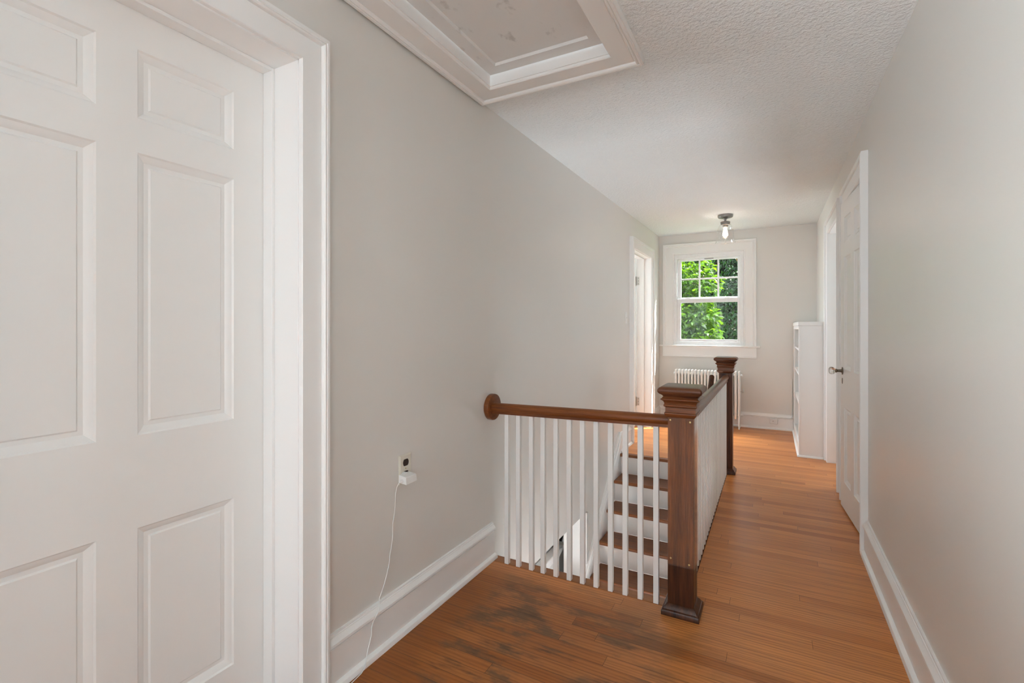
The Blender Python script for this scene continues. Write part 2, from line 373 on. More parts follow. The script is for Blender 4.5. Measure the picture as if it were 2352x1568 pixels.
# ------------------------------------------------------------------ doors
CAS = [(0,0),(0,.019),(.003,.022),(.080,.022),(.083,.020),(.084,.031),(.089,.036),(.093,.034),(.095,.031),(.098,.036),(.104,.036),(.106,.033),(.111,.033),(.113,0)]
def casing_x(y0, y1, X, sgn, parent, z1=DH, k=1.0):
    return MB().miter([(w*k, h) for w, h in CAS], y0, y1, 0, z1+.005, lambda a, z, h: (X + sgn*h, a, z)).build('door_casing', WHITE, parent, smooth=True, angle=25)

def panel_leaf(w, h, th, cols, rows):
    """six-panel leaf: local y 0..w, z 0..h, front face at x=0 looking to +x, back face at x=-th"""
    m = MB()
    RG = [(0,0),(.004,.005),(.011,.0075),(.019,.0135),(.021,.015),(.032,.015),(.036,.0105)]
    for X, s in ((0,-1), (-th,1)):
        ys = sorted({0, w, *[c for p in cols for c in p]}); zs = sorted({0, h, *[c for p in rows for c in p]})
        for i in range(len(ys)-1):
            for j in range(len(zs)-1):
                y0, y1, z0, z1 = ys[i], ys[i+1], zs[j], zs[j+1]
                if (y0,y1) in cols and (z0,z1) in rows:
                    m.rings([[(X+s*d,y0+q,z0+q),(X+s*d,y1-q,z0+q),(X+s*d,y1-q,z1-q),(X+s*d,y0+q,z1-q)] for q, d in RG], False, True)
                else:
                    m.add([(X,y0,z0),(X,y1,z0),(X,y1,z1),(X,y0,z1)], [(0,1,2,3)])
    m.add([(0,0,0),(0,w,0),(0,w,h),(0,0,h),(-th,0,0),(-th,w,0),(-th,w,h),(-th,0,h)], [(0,1,5,4),(1,2,6,5),(2,3,7,6),(3,0,4,7)])
    return m
ROWS = [(.178,.704),(.953,1.712),(1.805,1.989)]
def leaf_obj(parent, loc, rz, w, h, rows, name='door_leaf', th=.038, flip=False):
    st, mid = .107, .09; pw = (w-2*st-mid)/2
    m = panel_leaf(w, h, th, [(st,st+pw),(st+pw+mid,w-st)], rows)
    o = m.build(name, DOORW, None, smooth=True, angle=20, fix=False)
    bm = bmesh.new(); bm.from_mesh(o.data); bmesh.ops.remove_doubles(bm, verts=bm.verts, dist=1e-5); bmesh.ops.recalc_face_normals(bm, faces=bm.faces); bm.to_mesh(o.data); bm.free()
    for p in o.data.polygons: p.use_smooth = True
    o.data.set_sharp_from_angle(angle=R(20))
    o.parent = parent; o.location = Vector(loc) - parent.location; o.rotation_euler = (0,0,rz)
    return o

def jamb_x(parent, y0, y1, X0, X1, stopx0, stopx1, z1=DH):
    m = MB()
    m.box(X0,X1,y0-.018,y0,0,z1+.018); m.box(X0,X1,y1,y1+.018,0,z1+.018); m.box(X0,X1,y0-.018,y1+.018,z1,z1+.018)
    m.box(stopx0,stopx1,y0,y0+.011,0,z1); m.box(stopx0,stopx1,y1-.011,y1,0,z1); m.box(stopx0,stopx1,y0+.011,y1-.011,z1-.011,z1)
    return m.build('door_jamb', WHITE, parent, bevel=.0015)

# near left door, closed
d1 = empty('door_1', (XL,.62,0), 'closed white six-panel door nearest the viewpoint, in a wide white casing', 'door', kind='structure')
jamb_x(d1, .200, 1.037, -T, XL+.006, -1.498, -1.452)
casing_x(.195, 1.0415, XL, 1, d1, k=.91)
leaf_obj(d1, (-1.499,.203,.006), 0, .831, 2.097, ROWS)

# right-hand door standing slightly ajar, hinged at its near side
d2 = empty('door_2', (XR,3.74,0), 'white six-panel door with a glass knob, standing slightly ajar on the right', 'door', kind='structure')
jamb_x(d2, 3.375, 4.11, XR-.006, .62, .50, .53)
casing_x(3.378, 4.107, XR, -1, d2)
ang = math.atan(.07)
ro = bpy.data.objects.new('door_leaf_pivot', None)
bpy.data.objects.remove(ro)
W2 = .692
lf = leaf_obj(d2, (.513, 3.384, .010), 0, W2, 2.095, [(.182,.694),(.952,1.716),(1.812,1.985)])
# turn so that the panelled front looks into the hall (-x) and the leaf runs along +y
lf.rotation_euler = (0, 0, ang)
hx = .475
lf.location = Vector((hx+.038, 3.384, .010)) - d2.location
def lpt(y, z, out):   # point in the leaf's own axes, out = metres off its hall face
    return (-.038-out, y, z)
def leafpart(m, name, mat, par, **k):
    o = m.build(name, mat, None, **k); o.parent = par; return o
kn = MB(); kx, ky, kz = lpt(W2-.058, .937, 0)
kn.lathe((kx,ky,kz), [(.026,0),(.026,-.003),(.012,-.005),(.010,-.012),(.009,-.030),(.0115,-.033),(.0135,-.037),(.012,-.043),(.008,-.045)], 'X', 24)
ko = leafpart(kn, 'door_knob', BRONZE, lf, smooth=True)
kg = MB(); kg.lathe((kx,ky,kz), [(.009,-.043),(.015,-.046),(.025,-.055),(.027,-.066),(.024,-.075),(.016,-.080),(.0,-.081)], 'X', 10)
kgo = leafpart(kg, 'glass_grip', KNOBG, ko); kgo['label'] = 'cut glass grip'
kp = MB(); kx, ky, kz = lpt(W2-.055, .868, 0)
kp.rings([[(kx-t_, ky+.009*math.cos(a)*s_, kz+.021*math.sin(a)*s_) for a in [2*math.pi*i/20 for i in range(20)]] for t_, s_ in ((-.001,1),(.002,1),(.003,.85))])
kpo = leafpart(kp, 'keyhole_plate', BRONZE, lf); kpo['label'] = 'oval bronze keyhole cover'
for hz in (1.80, .28):
    hg = MB(); px_, py_, pz_ = lpt(-.004, hz, .004)
    hg.lathe((px_,py_,pz_-.05), [(.0,-.008),(.004,-.005),(.0055,0),(.0055,.030),(.0048,.031),(.0055,.032),(.0055,.065),(.0048,.066),(.0055,.067),(.0055,.10),(.004,.105),(0,.108)], 'Z', 12)
    leafpart(hg, 'hinge', WHITE, lf, smooth=True)

# far right doorway, unseen door opened to let added light through
d3 = empty('door_3', (XR,4.88,0), 'white-framed doorway, opened for added light, between the ajar door and the bookcase', 'door', kind='structure')
jamb_x(d3, 4.48, 5.29, XR-.006, .62, .535, .569)
casing_x(4.483, 5.287, XR, -1, d3)
l3 = leaf_obj(d3, (.630, 4.478, .008), R(-90), .80, 2.09, ROWS)

# far left door, swung open into the room behind
d4 = empty('door_4', (XL,5.70,0), 'far left doorway with nickel hinges, its door swung open into the next room', 'door', kind='structure')
jamb_x(d4, 5.27, 6.12, -1.505, XL+.006, -1.44, -1.41)
MB().miter([(w, h*1.2) for w, h in CAS], 5.273, 6.117, 0, DH+.005, lambda a, z, h: (XL+h, a, z)).build('door_casing', WHITE, d4, smooth=True, angle=25)
l4 = leaf_obj(d4, (-1.515, 6.112, .008), R(90+8), .84, 2.09, ROWS)
for hz in (1.83, .31):
    hg = MB()
    hg.lathe((-1.508,6.110,hz-.05), [(0,-.012),(.004,-.010),(.004,-.004),(.0065,0),(.0065,.034),(.005,.035),(.0065,.036),(.0065,.068),(.005,.069),(.0065,.07),(.0065,.10),(.004,.104),(.004,.110),(0,.112)], 'Z', 12)
    hg.box(-1.506,-1.472,6.1165,6.1195,hz-.05,hz+.05)
    ho = hg.build('hinge', STEEL, d4, smooth=True, angle=30)
    for dz in (-.035,0,.035):
        MB().lathe((-1.482,6.1165,hz+dz), [(.0045,0),(.004,-.0015),(0,-.0015)], 'Y', 10).build('screw', BRONZE, ho)
# doorway trim and boards of the storey below
d5 = empty('door_5', (-1.445,3.0,L0), 'white jamb and dark doorway of the storey below, glimpsed between balusters', 'door', kind='structure')
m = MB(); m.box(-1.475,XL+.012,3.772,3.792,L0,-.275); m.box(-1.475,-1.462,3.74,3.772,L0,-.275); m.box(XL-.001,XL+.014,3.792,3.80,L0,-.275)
m.build('door_jamb', SHADEGREY, d5, bevel=.002)  # white jamb greyed in its colour to hold down the strong lamp
m = MB(); m.box(-1.66,-1.61,2.5,3.80,-1.4,-.70); m.hexa([(-1.66,2.5,-.72),(-1.60,2.5,-.72),(-1.60,3.83,-.72),(-1.66,3.83,-.72),(-1.66,2.5,-.64),(-1.585,2.5,-.64),(-1.585,3.955,-.64),(-1.66,3.955,-.64)])
m.build('head_board', WHITE, d5, bevel=.008)
m = MB(); m.box(-1.70,-1.661,2.4,3.80,-1.4,-.31); m.build('back_panel', SHADEGREY, d5)  # grey strip for the wall above, its shade put into the colour
m = MB(); m.box(-2.4,-2.36,2.5,4.45,-2.4,-.31); m.build('doorway_back', DARKW, d5)  # dark sheet standing in for the unlit room beyond
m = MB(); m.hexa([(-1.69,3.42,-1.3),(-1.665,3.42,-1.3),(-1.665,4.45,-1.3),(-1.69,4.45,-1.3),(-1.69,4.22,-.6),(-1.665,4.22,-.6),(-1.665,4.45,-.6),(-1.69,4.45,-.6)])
m.build('side_board', SHADEGREY, d5, bevel=.003)

# ------------------------------------------------------------------ window
GY = YF + .012
w1 = empty('window_1', (-.73,YF,WZ0), 'white double-hung window with a six-pane upper sash at the end of the hall', 'window', kind='structure')
mpw = lambda a, z, h: (a, YF-h, z)
WC = [(0,0),(0,.010),(.006,.020),(.013,.022),(.018,.019),(.100,.019),(.104,.028),(.112,.034),(.118,.031),(.124,.034),(.136,.034),(.141,.030),(.143,0)]
# casing (stops at the stool)
MB().miter(WC, -1.150, -.308, 1.012, 2.208, mpw).build('window_casing', WHITE, w1, smooth=True, angle=25)
m = MB(); m.box(-1.335,-.120,YF-.055,YF+.03,.990,1.012); m.build('window_stool', WHITE, w1, bevel=.006, seg=3)
m = MB(); m.box(-1.293,-.165,YF-.020,YF,.872,.990); m.box(-1.293,-.165,YF-.030,YF,.858,.876); m.build('apron', WHITE, w1, bevel=.003)
# vinyl frame in the hole
m = MB()
m.box(WX0-.05,-1.112,YF-.004,YF+.095,1.0125,2.1495); m.box(-.352,WX1+.05,YF-.004,YF+.095,1.0125,2.1495); m.box(WX0-.05,WX1+.05,YF-.003,YF+.094,2.150,2.215); m.box(-1.1118,-.3522,YF-.003,YF+.094,1.0127,1.0600)
m.box(-1.149,-.311,YF-.010,YF-.0035,2.170,2.207); m.box(-1.149,-1.128,YF-.0098,YF-.0042,1.013,2.1695); m.box(-.332,-.311,YF-.0098,YF-.0042,1.013,2.1695)
m.build('window_frame', VINYL, w1, bevel=.002)
GX0, GX1 = -1.066, -.381
def sash(name, z0, z1, gz0, gz1, y0, y1, extra):
    m = MB()
    m.box(-1.110,GX0,y0,y1,z0,z1); m.box(GX1,-.354,y0,y1,z0,z1); m.box(GX0,GX1,y0,y1,z0,gz0); m.box(GX0,GX1,y0,y1,gz1,z1)
    o = m.build(name, VINYL, w1, bevel=.003)
    yg = (y0+y1)/2
    m = MB(); m.add([(GX0,yg,gz0),(GX1,yg,gz0),(GX1,yg,gz1),(GX0,yg,gz1)], [(0,1,2,3)])
    m.build('pane', GLASS, o, fix=False)
    return o, yg
up, yg = sash('upper_sash', 1.600, 2.149, 1.640, 2.122, YF+.040, YF+.070, None)
m = MB()
for x in (GX0+(GX1-GX0)/3, GX0+2*(GX1-GX0)/3): m.box(x-.010,x+.010,yg-.007,yg+.007,1.64,2.122)
m.box(GX0,GX1,yg-.0078,yg+.0078,1.872,1.892)
m.build('muntins', VINYL, up, bevel=.002)
lo, _ = sash('lower_sash', 1.061, 1.622, 1.088, 1.568, YF+.006, YF+.036, None)
for x in (-.98,-.50):
    m = MB(); m.box(x-.03,x+.03,YF+.008,YF+.034,1.622,1.634); m.build('sash_lock', VINYL, lo, bevel=.003)
m = MB(); m.box(-.775,-.665,YF+.036,YF+.040,2.135,2.147); m.build('sash_label', GREYP, up)

# frame of the added, unseen back opening that lets in fill light
w2 = empty('fill_opening_2', (-.44,YB,BZ0), 'plain white frame round an added light opening behind the viewpoint', 'window', kind='structure')
MB().miter([(0,0),(0,.02),(.09,.02),(.09,0)], BX0, BX1, BZ0, BZ1, lambda a, z, h: (a, YB+h, z), True).build('window_casing', WHITE, w2)

w3 = empty('fill_opening_3', (XR,(RY0+RY1)/2,RZ0), 'plain white frame round an added light opening in the right wall', 'window', kind='structure')
MB().miter([(0,0),(0,.02),(.09,.02),(.09,0)], RY0, RY1, RZ0, RZ1, lambda a, z, h: (XR-h, a, z), True).build('window_casing', WHITE, w3)

w4 = empty('fill_opening_4', (XL,(QY0+QY1)/2,QZ0), 'plain white frame round an added light opening in the left wall', 'window', kind='structure')
MB().miter([(0,0),(0,.02),(.09,.02),(.09,0)], QY0, QY1, QZ0, QZ1, lambda a, z, h: (XL+h, a, z), True).build('window_casing', WHITE, w4)

# ------------------------------------------------------------------ attic hatch
ah = empty('attic_hatch', ((HX0+HX1)/2,(HY0+HY1)/2,2.43), 'white attic hatch with a moulded frame set into the ceiling', 'attic hatch')
HC = [(0,0),(0,.017),(.004,.020),(.082,.020),(.086,.018),(.088,.026),(.093,.031),(.098,.028),(.100,.026),(.103,.031),(.110,.031),(.112,.027),(.117,.027),(.119,0)]
MB().miter(HC, HX0-.006, HX1+.006, HY0-.006, HY1+.006, lambda a, y, h: (a, y, 2.43-h), True).build('hatch_frame', WHITE, ah, smooth=True, angle=25)
m = MB()
for a in ((HX0-.012,HX0,HY0-.012,HY1+.012),(HX1,HX1+.012,HY0-.012,HY1+.012),(HX0,HX1,HY0-.012,HY0),(HX0,HX1,HY1,HY1+.012)): m.box(*a, 2.424, 2.56)
m.build('hatch_lining', WHITE, ah)
m = MB(); pz = 2.472; e = .062
x0, x1, y0, y1 = HX0+.004, HX1-.004, HY0+.004, HY1-.006
m.rings([[(x0,y0,pz+.02),(x1,y0,pz+.02),(x1,y1,pz+.02),(x0,y1,pz+.02)],[(x0,y0,pz),(x1,y0,pz),(x1,y1,pz),(x0,y1,pz)],
         [(x0+e,y0+e,pz),(x1-e,y0+e,pz),(x1-e,y1-e,pz),(x0+e,y1-e,pz)],[(x0+e+.004,y0+e+.004,pz+.012),(x1-e-.004,y0+e+.004,pz+.012),(x1-e-.004,y1-e-.004,pz+.012),(x0+e+.004,y1-e-.004,pz+.012)]])
m.build('hatch_panel', HATCHM, ah)

# ------------------------------------------------------------------ newel posts
def newel(cx, cy, label, guard):
    o = empty('newel_post', (cx,cy,0), label, 'newel post', 'newel posts of the stair railing')
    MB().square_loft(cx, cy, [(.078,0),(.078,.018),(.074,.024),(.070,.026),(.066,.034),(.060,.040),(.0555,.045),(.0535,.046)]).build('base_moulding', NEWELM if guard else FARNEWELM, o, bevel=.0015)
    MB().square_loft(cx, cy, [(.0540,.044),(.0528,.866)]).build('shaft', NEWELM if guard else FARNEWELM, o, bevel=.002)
    MB().square_loft(cx, cy, [(.053,.855),(.058,.858),(.062,.864),(.0655,.869),(.067,.873),(.066,.877),(.0625,.879),(.0620,.901),(.066,.903),(.069,.906),(.069,.911),(.066,.914),(.0665,.920),(.070,.927),(.076,.932),(.080,.934),(.080,.938),(.074,.942),(.072,.946)]).build('collar', COLLARM, o, bevel=.0008, seg=1)
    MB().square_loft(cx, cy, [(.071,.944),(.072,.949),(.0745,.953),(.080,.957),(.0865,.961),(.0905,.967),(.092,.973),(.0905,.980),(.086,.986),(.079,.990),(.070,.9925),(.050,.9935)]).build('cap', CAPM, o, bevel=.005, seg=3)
    if guard:
        m = MB(); m.box(cx-.054,cx+.0585,cy-.0585,cy-.0555,.214,.862); m.box(cx+.0555,cx+.0585,cy-.0555,cy+.05,.214,.862)
        go = m.build('clear_guard', ACRYL, o); go['label'] = 'clear acrylic corner guard'
        for dx, z in ((-.042,.845),(.040,.842),(-.040,.245),(.036,.232)):
            MB().lathe((cx+dx,cy-.0585,z), [(.0042,0),(.0038,-.002),(.0016,-.0025),(.0016,-.001),(0,-.001)], 'Y', 12).build('screw', BRASS, go, smooth=True)
    return o
NCX = -.347
newel(NCX, 2.234, 'dark wooden newel post at the near corner of the railing, with clear plastic guard', True)
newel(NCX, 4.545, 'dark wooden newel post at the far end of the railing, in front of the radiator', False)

# ------------------------------------------------------------------ railings
def rail_prof():
    pts = []
    for k in range(15):
        a = R(-50 + k*280/14); pts.append((.0265*math.cos(a), .005+.0245*math.sin(a)))
    pts += [(-.017,-.016),(-.018,-.0265),(.018,-.0265),(.017,-.016)]
    return pts
RP = rail_prof()
B = .0115
fr = empty('stair_railing', ((XL+NCX)/2,2.237,0), 'short railing of twelve white balusters under a brown rail, ending at the wall', 'railing')
FY = 2.237
m = MB(); m.rings([[(x, FY+u, z+w) for u, w in RP] for x, z in ((-1.318,.8135),(-.402,.829))])
hr = m.build('handrail', RAILM, fr, smooth=True, angle=40)
m = MB(); m.lathe((XL,2.250,.818), [(.068,.0),(.0705,.003),(.0705,.022),(.069,.027),(.064,.029),(0,.029)], 'X', 40)
ros = m.build('wall_rosette', RAILM, fr, smooth=True, angle=40); ros['label'] = 'round brown rosette fixing the rail to the wall'
bx = [-1.232,-1.164,-1.089,-1.023,-.952,-.881,-.812,-.743,-.672,-.602,-.532,-.461]
def rail_h(x): return .8135 + (x+1.318)/.916*.0155 - .0262
def baluster_mesh(h):
    m = MB(); m.box(-B,B,-B,B,0,h); return m
proto = None
for i, x in enumerate(bx):
    h = rail_h(x)
    if proto is None:
        proto = baluster_mesh(.792).build('baluster', WHITE, None, bevel=.0012); o = proto
    else:
        o = proto.copy(); COL.objects.link(o)
    o.parent = fr; o.location = Vector((x, FY, .0006)) - fr.location; o.scale = (1,1,(h+.001)/.792)
lr = empty('stair_railing', (NCX,3.39,0), 'long railing of closely set white balusters running between the two newels', 'railing')
LZ0, LZ1 = .826, .812
m = MB(); m.rings([[(NCX+u, y, z+w) for u, w in RP] for y, z in ((2.289,LZ0),(4.490,LZ1))])
m.build('handrail', RAILY, lr, smooth=True, angle=40)
NB = 31
for i in range(NB):
    y = 2.345 + i*(4.435-2.345)/(NB-1)
    o = proto.copy(); COL.objects.link(o); o.parent = lr
    h = LZ0 + (y-2.289)/2.2*(LZ1-LZ0) - .0262
    o.location = Vector((NCX, y, .0006)) - lr.location; o.scale = (1,1,(h+.001)/.792)

# sloping handrail down the stairs
sl = .2/.225
hrl = empty('stair_handrail', (-.452,4.43,.815), 'dark round handrail rising from the stairs beside the far newel', 'handrail')
p1 = Vector((-.452,4.44,.822)); p0 = p1 + Vector((0,-1,-sl))*2.0
pts = [p0 + (p1-p0)*t for t in [i/20 for i in range(21)]]
dirn = (p1-p0).normalized()
pts += [p1 + dirn*.008, p1 + dirn*.014, p1 + dirn*.017]
MB().tube(pts, [.0215]*21 + [.0195,.013,.004], 20).build('rail_bar', FARNEWELM, hrl, smooth=True)
m = MB(); m.tube([(-.452,4.36,.735),(-.452,4.40,.70),(-.425,4.47,.69),(-.402,4.50,.69)], .007, 8)
m.lathe((-.4015,4.50,.69), [(.022,0),(.022,-.004),(.012,-.007)], 'X', 16)
m.build('bracket', BRONZE, hrl, smooth=True)
q = p0 + (p1-p0)*.30
m = MB(); m.tube([(q.x,q.y,q.z-.02),(q.x+.005,q.y,q.z-.05),(q.x+.03,q.y,q.z-.06),(SX1-.001,q.y,q.z-.06)], .007, 8)
m.build('bracket', BRONZE, hrl, smooth=True)

# ------------------------------------------------------------------ staircase
st = empty('staircase', (-.87,3.6,L0), 'flight of brown treads and white risers climbing to the far landing', 'stairs')
RISE, RUN = .2, .225
for k in range(0, 11):
    yn = 4.69 - k*RUN; zt = -k*RISE
    m = MB()
    if k == 0: m.box(XL+.001, NX-.004+.0, yn, 4.7499, -.028, 0)
    else: m.box(XL+.03, SX1-.002, yn, yn+RUN+.045, zt-.028, zt)
    m.build('tread', TREADM, st, bevel=.009, seg=3)
    m = MB(); m.box(XL+.03 if k else XL+.001, SX1-.002, yn+.04, yn+.058, zt-RISE, zt-.028)
    m.box(XL+.03 if k else XL+.001, SX1-.002, yn+.028, yn+.04, zt-.042, zt-.028)
    m.build('riser', WHITE, st, bevel=.002)
# skirt board with a moulded top edge on the left wall
m = MB()
def sk(y): return .205 + (y-4.745)*.925
ya, yb = 4.745, 2.30
def skirt(th, za, zb_):
    v = []
    for (a, b) in ((XL+.0005, XL+th),):
        v = [(a,yb,sk(yb)+zb_),(b,yb,sk(yb)+zb_),(b,ya,sk(ya)+zb_),(a,ya,sk(ya)+zb_),(a,yb,sk(yb)+za),(b,yb,sk(yb)+za),(b,ya,sk(ya)+za),(a,ya,sk(ya)+za)]
    m.hexa(v)
skirt(.029, -.045, -.75); skirt(.034, -.012, -.05); skirt(.038, -.03, -.038); skirt(.020, 0, -.012)
m.build('skirt_board', WHITE, st, bevel=.002)

# ------------------------------------------------------------------ radiator
rad = empty('radiator', (-.72,6.56,0), 'white cast iron column radiator under the window', 'radiator')
NS = 20; RX0, RX1 = -1.112, -.330; pit = (RX1-RX0)/NS
def section(x, first):
    m = MB()
    for y in (6.505,6.552,6.600):
        m.lathe((0,0,0), [(0,0)]*2, 'Z', 3) if False else None
        ring = []
        prof = [(.30,.118),(.75,.124),(1,.135),(1,.688),(.88,.698),(.5,.704)]
        rs = []
        for s_, z in prof:
            rs.append([(x+.0135*s_*math.cos(a), y+.0175*s_*math.sin(a), z) for a in [2*math.pi*i/12 for i in range(12)]])
        m.rings(rs)
    # top and bottom bridging lobes
    for z in (.165,.650):
        m.rings([[(x+dx, 6.552+.058*s_*math.cos(a), z+.026*s_*math.sin(a)) for a in [2*math.pi*i/20 for i in range(20)]] for dx, s_ in ((-.012,.85),(-.008,1),(.008,1),(.012,.85))])
        m.lathe((x,6.552,z), [(.017,-pit/2-.001),(.017,pit/2+.001)], 'X', 14)
    o = m.build('section', RADM, rad, smooth=True, angle=50)
    if first:
        for y, dy in ((6.500,-.012),(6.604,.012)):
            l = MB(); l.rings([[(x+s_*cx_, y+d_+s2*cy_, z) for cx_, cy_ in ((-1,-1),(1,-1),(1,1),(-1,1))] for z, s_, s2, d_ in ((.16,.011,.015,0),(.10,.010,.014,dy*.3),(.03,.008,.010,dy*.8),(.008,.008,.012,dy),(0,.008,.012,dy))])
            l.build('foot', RADM, o, bevel=.003)
    return o
for i in range(NS): section(RX0 + pit*(i+.5), i in (0, NS-1))
m = MB()
m.lathe((RX1+.012,6.545,.455), [(.004,-.02),(.004,.012)], 'X', 10); m.lathe((RX1+.022,6.545,.44), [(.009,0),(.0105,.006),(.0105,.040),(.008,.048),(.003,.056),(0,.057)], 'Z', 16)
av = m.build('air_vent', STEEL, rad, smooth=True, angle=40); av['label'] = 'small metal air vent on the end section'
m = MB(); m.lathe((RX1,6.552,.165), [(.016,0),(.016,.014),(.011,.016),(.011,.024),(.006,.026)], 'X', 8); m.build('end_plug', RADM, rad)
m = MB(); m.lathe((RX0,6.552,.650), [(.016,0),(.016,-.012),(.008,-.016)], 'X', 8); m.build('end_plug', RADM, rad)
m = MB(); m.lathe((RX1,6.552,.650), [(.016,0),(.016,.012),(.008,.016)], 'X', 8); m.build('end_plug', RADM, rad)

# ------------------------------------------------------------------ bookcase
bc = empty('bookcase', (.35,6.03,0), 'low white built-in bookcase against the right wall near the window', 'bookcase')
bx0, bx1, by0, by1, bh = .230, XR, 5.405, 6.675, 1.30
m = MB(); m.box(bx0+.016,bx1,by0,by0+.02,0,bh-.038); m.box(bx0+.016,bx1,by1-.02,by1,0,bh-.038); m.box(bx1-.012,bx1,by0+.02,by1-.02,0,bh-.038); m.box(bx0+.016,bx1,by0+.02,by1-.02,.06,.085)
m.build('carcass', WHITE, bc, bevel=.001)
m = MB(); m.box(bx0-.006,bx1,by0-.010,by1+.008,bh-.038,bh); m.build('top_board', WHITE, bc, bevel=.003)
m = MB(); m.box(bx0,bx0+.016,by0-.001,by0+.05,.0,bh-.039); m.box(bx0,bx0+.016,by1-.05,by1,.0,bh-.039); m.box(bx0,bx0+.016,by0+.05,by1-.05,0,.11); m.box(bx0,bx0+.016,by0+.05,by1-.05,bh-.075,bh-.039)
m.build('face_frame', WHITE, bc, bevel=.0015)
for z in (.48,.775,1.025):
    m = MB(); m.box(bx0+.012,bx1-.013,by0+.021,by1-.021,z-.02,z); m.build('shelf', WHITE, bc, bevel=.002)
SHOE = [(0,0),(.014,0),(.013,.008),(.009,.014),(.003,.017),(0,.018)]
m = MB(); m.sweep(SHOE, (bx0,by0-.002,0), (bx0,by1,0), (-1,0)); m.sweep(SHOE, (bx0-.012,by0-.001,0), (bx1-.04,by0-.001,0), (0,-1)); m.build('shoe_moulding', WHITE, bc, smooth=True)

# ------------------------------------------------------------------ ceiling light
LX, LY = -.443, 5.70; LZ = zc(LY)
cl = empty('ceiling_light', (LX,LY,LZ), 'ceiling light with a clear bell glass shade and glowing bulb, near the window', 'ceiling light')
m = MB(); m.lathe((LX,LY,LZ), [(.076,.002),(.077,-.006),(.076,-.022),(.071,-.030),(.060,-.033),(.030,-.036),(.024,-.040)], 'Z', 36); m.build('canopy', PEWTER, cl, smooth=True, angle=40)
m = MB(); m.lathe((LX,LY,LZ), [(.024,-.036),(.020,-.044),(.012,-.052),(.011,-.062),(.015,-.068),(.020,-.072)], 'Z', 24); m.build('stem', PEWTER, cl, smooth=True, angle=40)
m = MB(); m.lathe((LX,LY,LZ), [(.020,-.070),(.044,-.074),(.050,-.079),(.050,-.084),(.047,-.087),(.047,-.102),(.053,-.106),(.053,-.110),(.048,-.112),(.028,-.112),(.026,-.132),(.020,-.134)], 'Z', 32); m.build('socket_cup', PEWTER, cl, smooth=True, angle=40)
m = MB(); m.lathe((LX,LY,LZ), [(.0515,-.108),(.062,-.118),(.072,-.136),(.079,-.165),(.082,-.20),(.084,-.24),(.088,-.268),(.094,-.288),(.099,-.302)], 'Z', 44, False, False); sh = m.build('glass_shade', SHADE, cl, smooth=True, angle=80)
sh.modifiers.new('thick', 'SOLIDIFY').thickness = .0025
m = MB(); m.lathe((LX,LY,LZ), [(.012,-.132),(.013,-.142),(.017,-.155),(.022,-.175),(.025,-.195),(.0245,-.215),(.020,-.232),(.011,-.244),(.004,-.250),(0,-.2505)], 'Z', 24); m.build('bulb', BULBM, cl, smooth=True)

# ------------------------------------------------------------------ small wall things
def plate_x(m, y0, y1, z0, z1, th=.006):
    m.rings([[(XL+.0002,y0,z0),(XL+.0002,y1,z0),(XL+.0002,y1,z1),(XL+.0002,y0,z1)],[(XL+th*.5,y0,z0),(XL+th*.5,y1,z0),(XL+th*.5,y1,z1),(XL+th*.5,y0,z1)],[(XL+th,y0+.006,z0+.006),(XL+th,y1-.006,z0+.006),(XL+th,y1-.006,z1-.006),(XL+th,y0+.006,z1-.006)]])
ol = empty('wall_outlet', (XL,1.556,.66), 'ivory wall outlet with brown sockets above the near left baseboard', 'outlet')
m = MB(); plate_x(m, 1.519, 1.593, .602, .722); m.build('cover_plate', IVORY, ol, smooth=True, angle=20)
for z in (.6875,.639):
    m = MB()
    pr = [(.0163*math.cos(a), max(-.0135, min(.0135, .0168*math.sin(a)))) for a in [2*math.pi*i/28 for i in range(28)]]
    m.rings([[(XL+h,1.556+y*s_,z+zz*s_) for y, zz in pr] for h, s_ in ((.004,1.05),(.0072,1.03),(.0078,.95))])
    so = m.build('socket', BROWNP, ol); so['label'] = 'dark brown socket'
    m = MB(); m.box(XL+.0077,XL+.0081,1.5490,1.5510,z-.004,z+.005); m.box(XL+.0077,XL+.0081,1.5610,1.5630,z-.003,z+.004); m.build('slot', DARKW, so)
MB().lathe((XL+.006,1.556,.663), [(.0028,0),(.0024,.0012),(0,.0012)], 'X', 12).build('screw', BRASS, ol)

ch = empty('phone_charger', (XL+.03,1.55,.63), 'white plug-in charger with a thin cord, plugged into the ivory wall outlet', 'charger')
m = MB()
cy0, cy1, cz0, cz1 = 1.503, 1.574, .6165, .6440
m.hexa([(XL+.009,cy0+.004,cz0),(XL+.054,cy0,cz0-.002),(XL+.054,cy1-.002,cz0-.002),(XL+.009,cy1,cz0),(XL+.009,cy0+.006,cz1+.004),(XL+.050,cy0+.002,cz1),(XL+.050,cy1-.004,cz1),(XL+.009,cy1-.002,cz1+.004)])
cb = m.build('charger_body', WPLAST, ch, bevel=.0025, seg=3)
m = MB(); m.rings([[(XL+h,1.540+.020*math.cos(a),.634+.019*math.sin(a)) for a in [2*math.pi*i/24 for i in range(24)]] for h in (.0083,.020)]); m.build('plug_collar', WPLAST, ch, smooth=True, angle=40)
m = MB(); m.lathe((XL+.032,1.505,.628), [(.0065,0),(.0055,-.008),(.003,-.014)], 'Y', 12); m.build('cord_strain_relief', WPLAST, ch, smooth=True, angle=40)
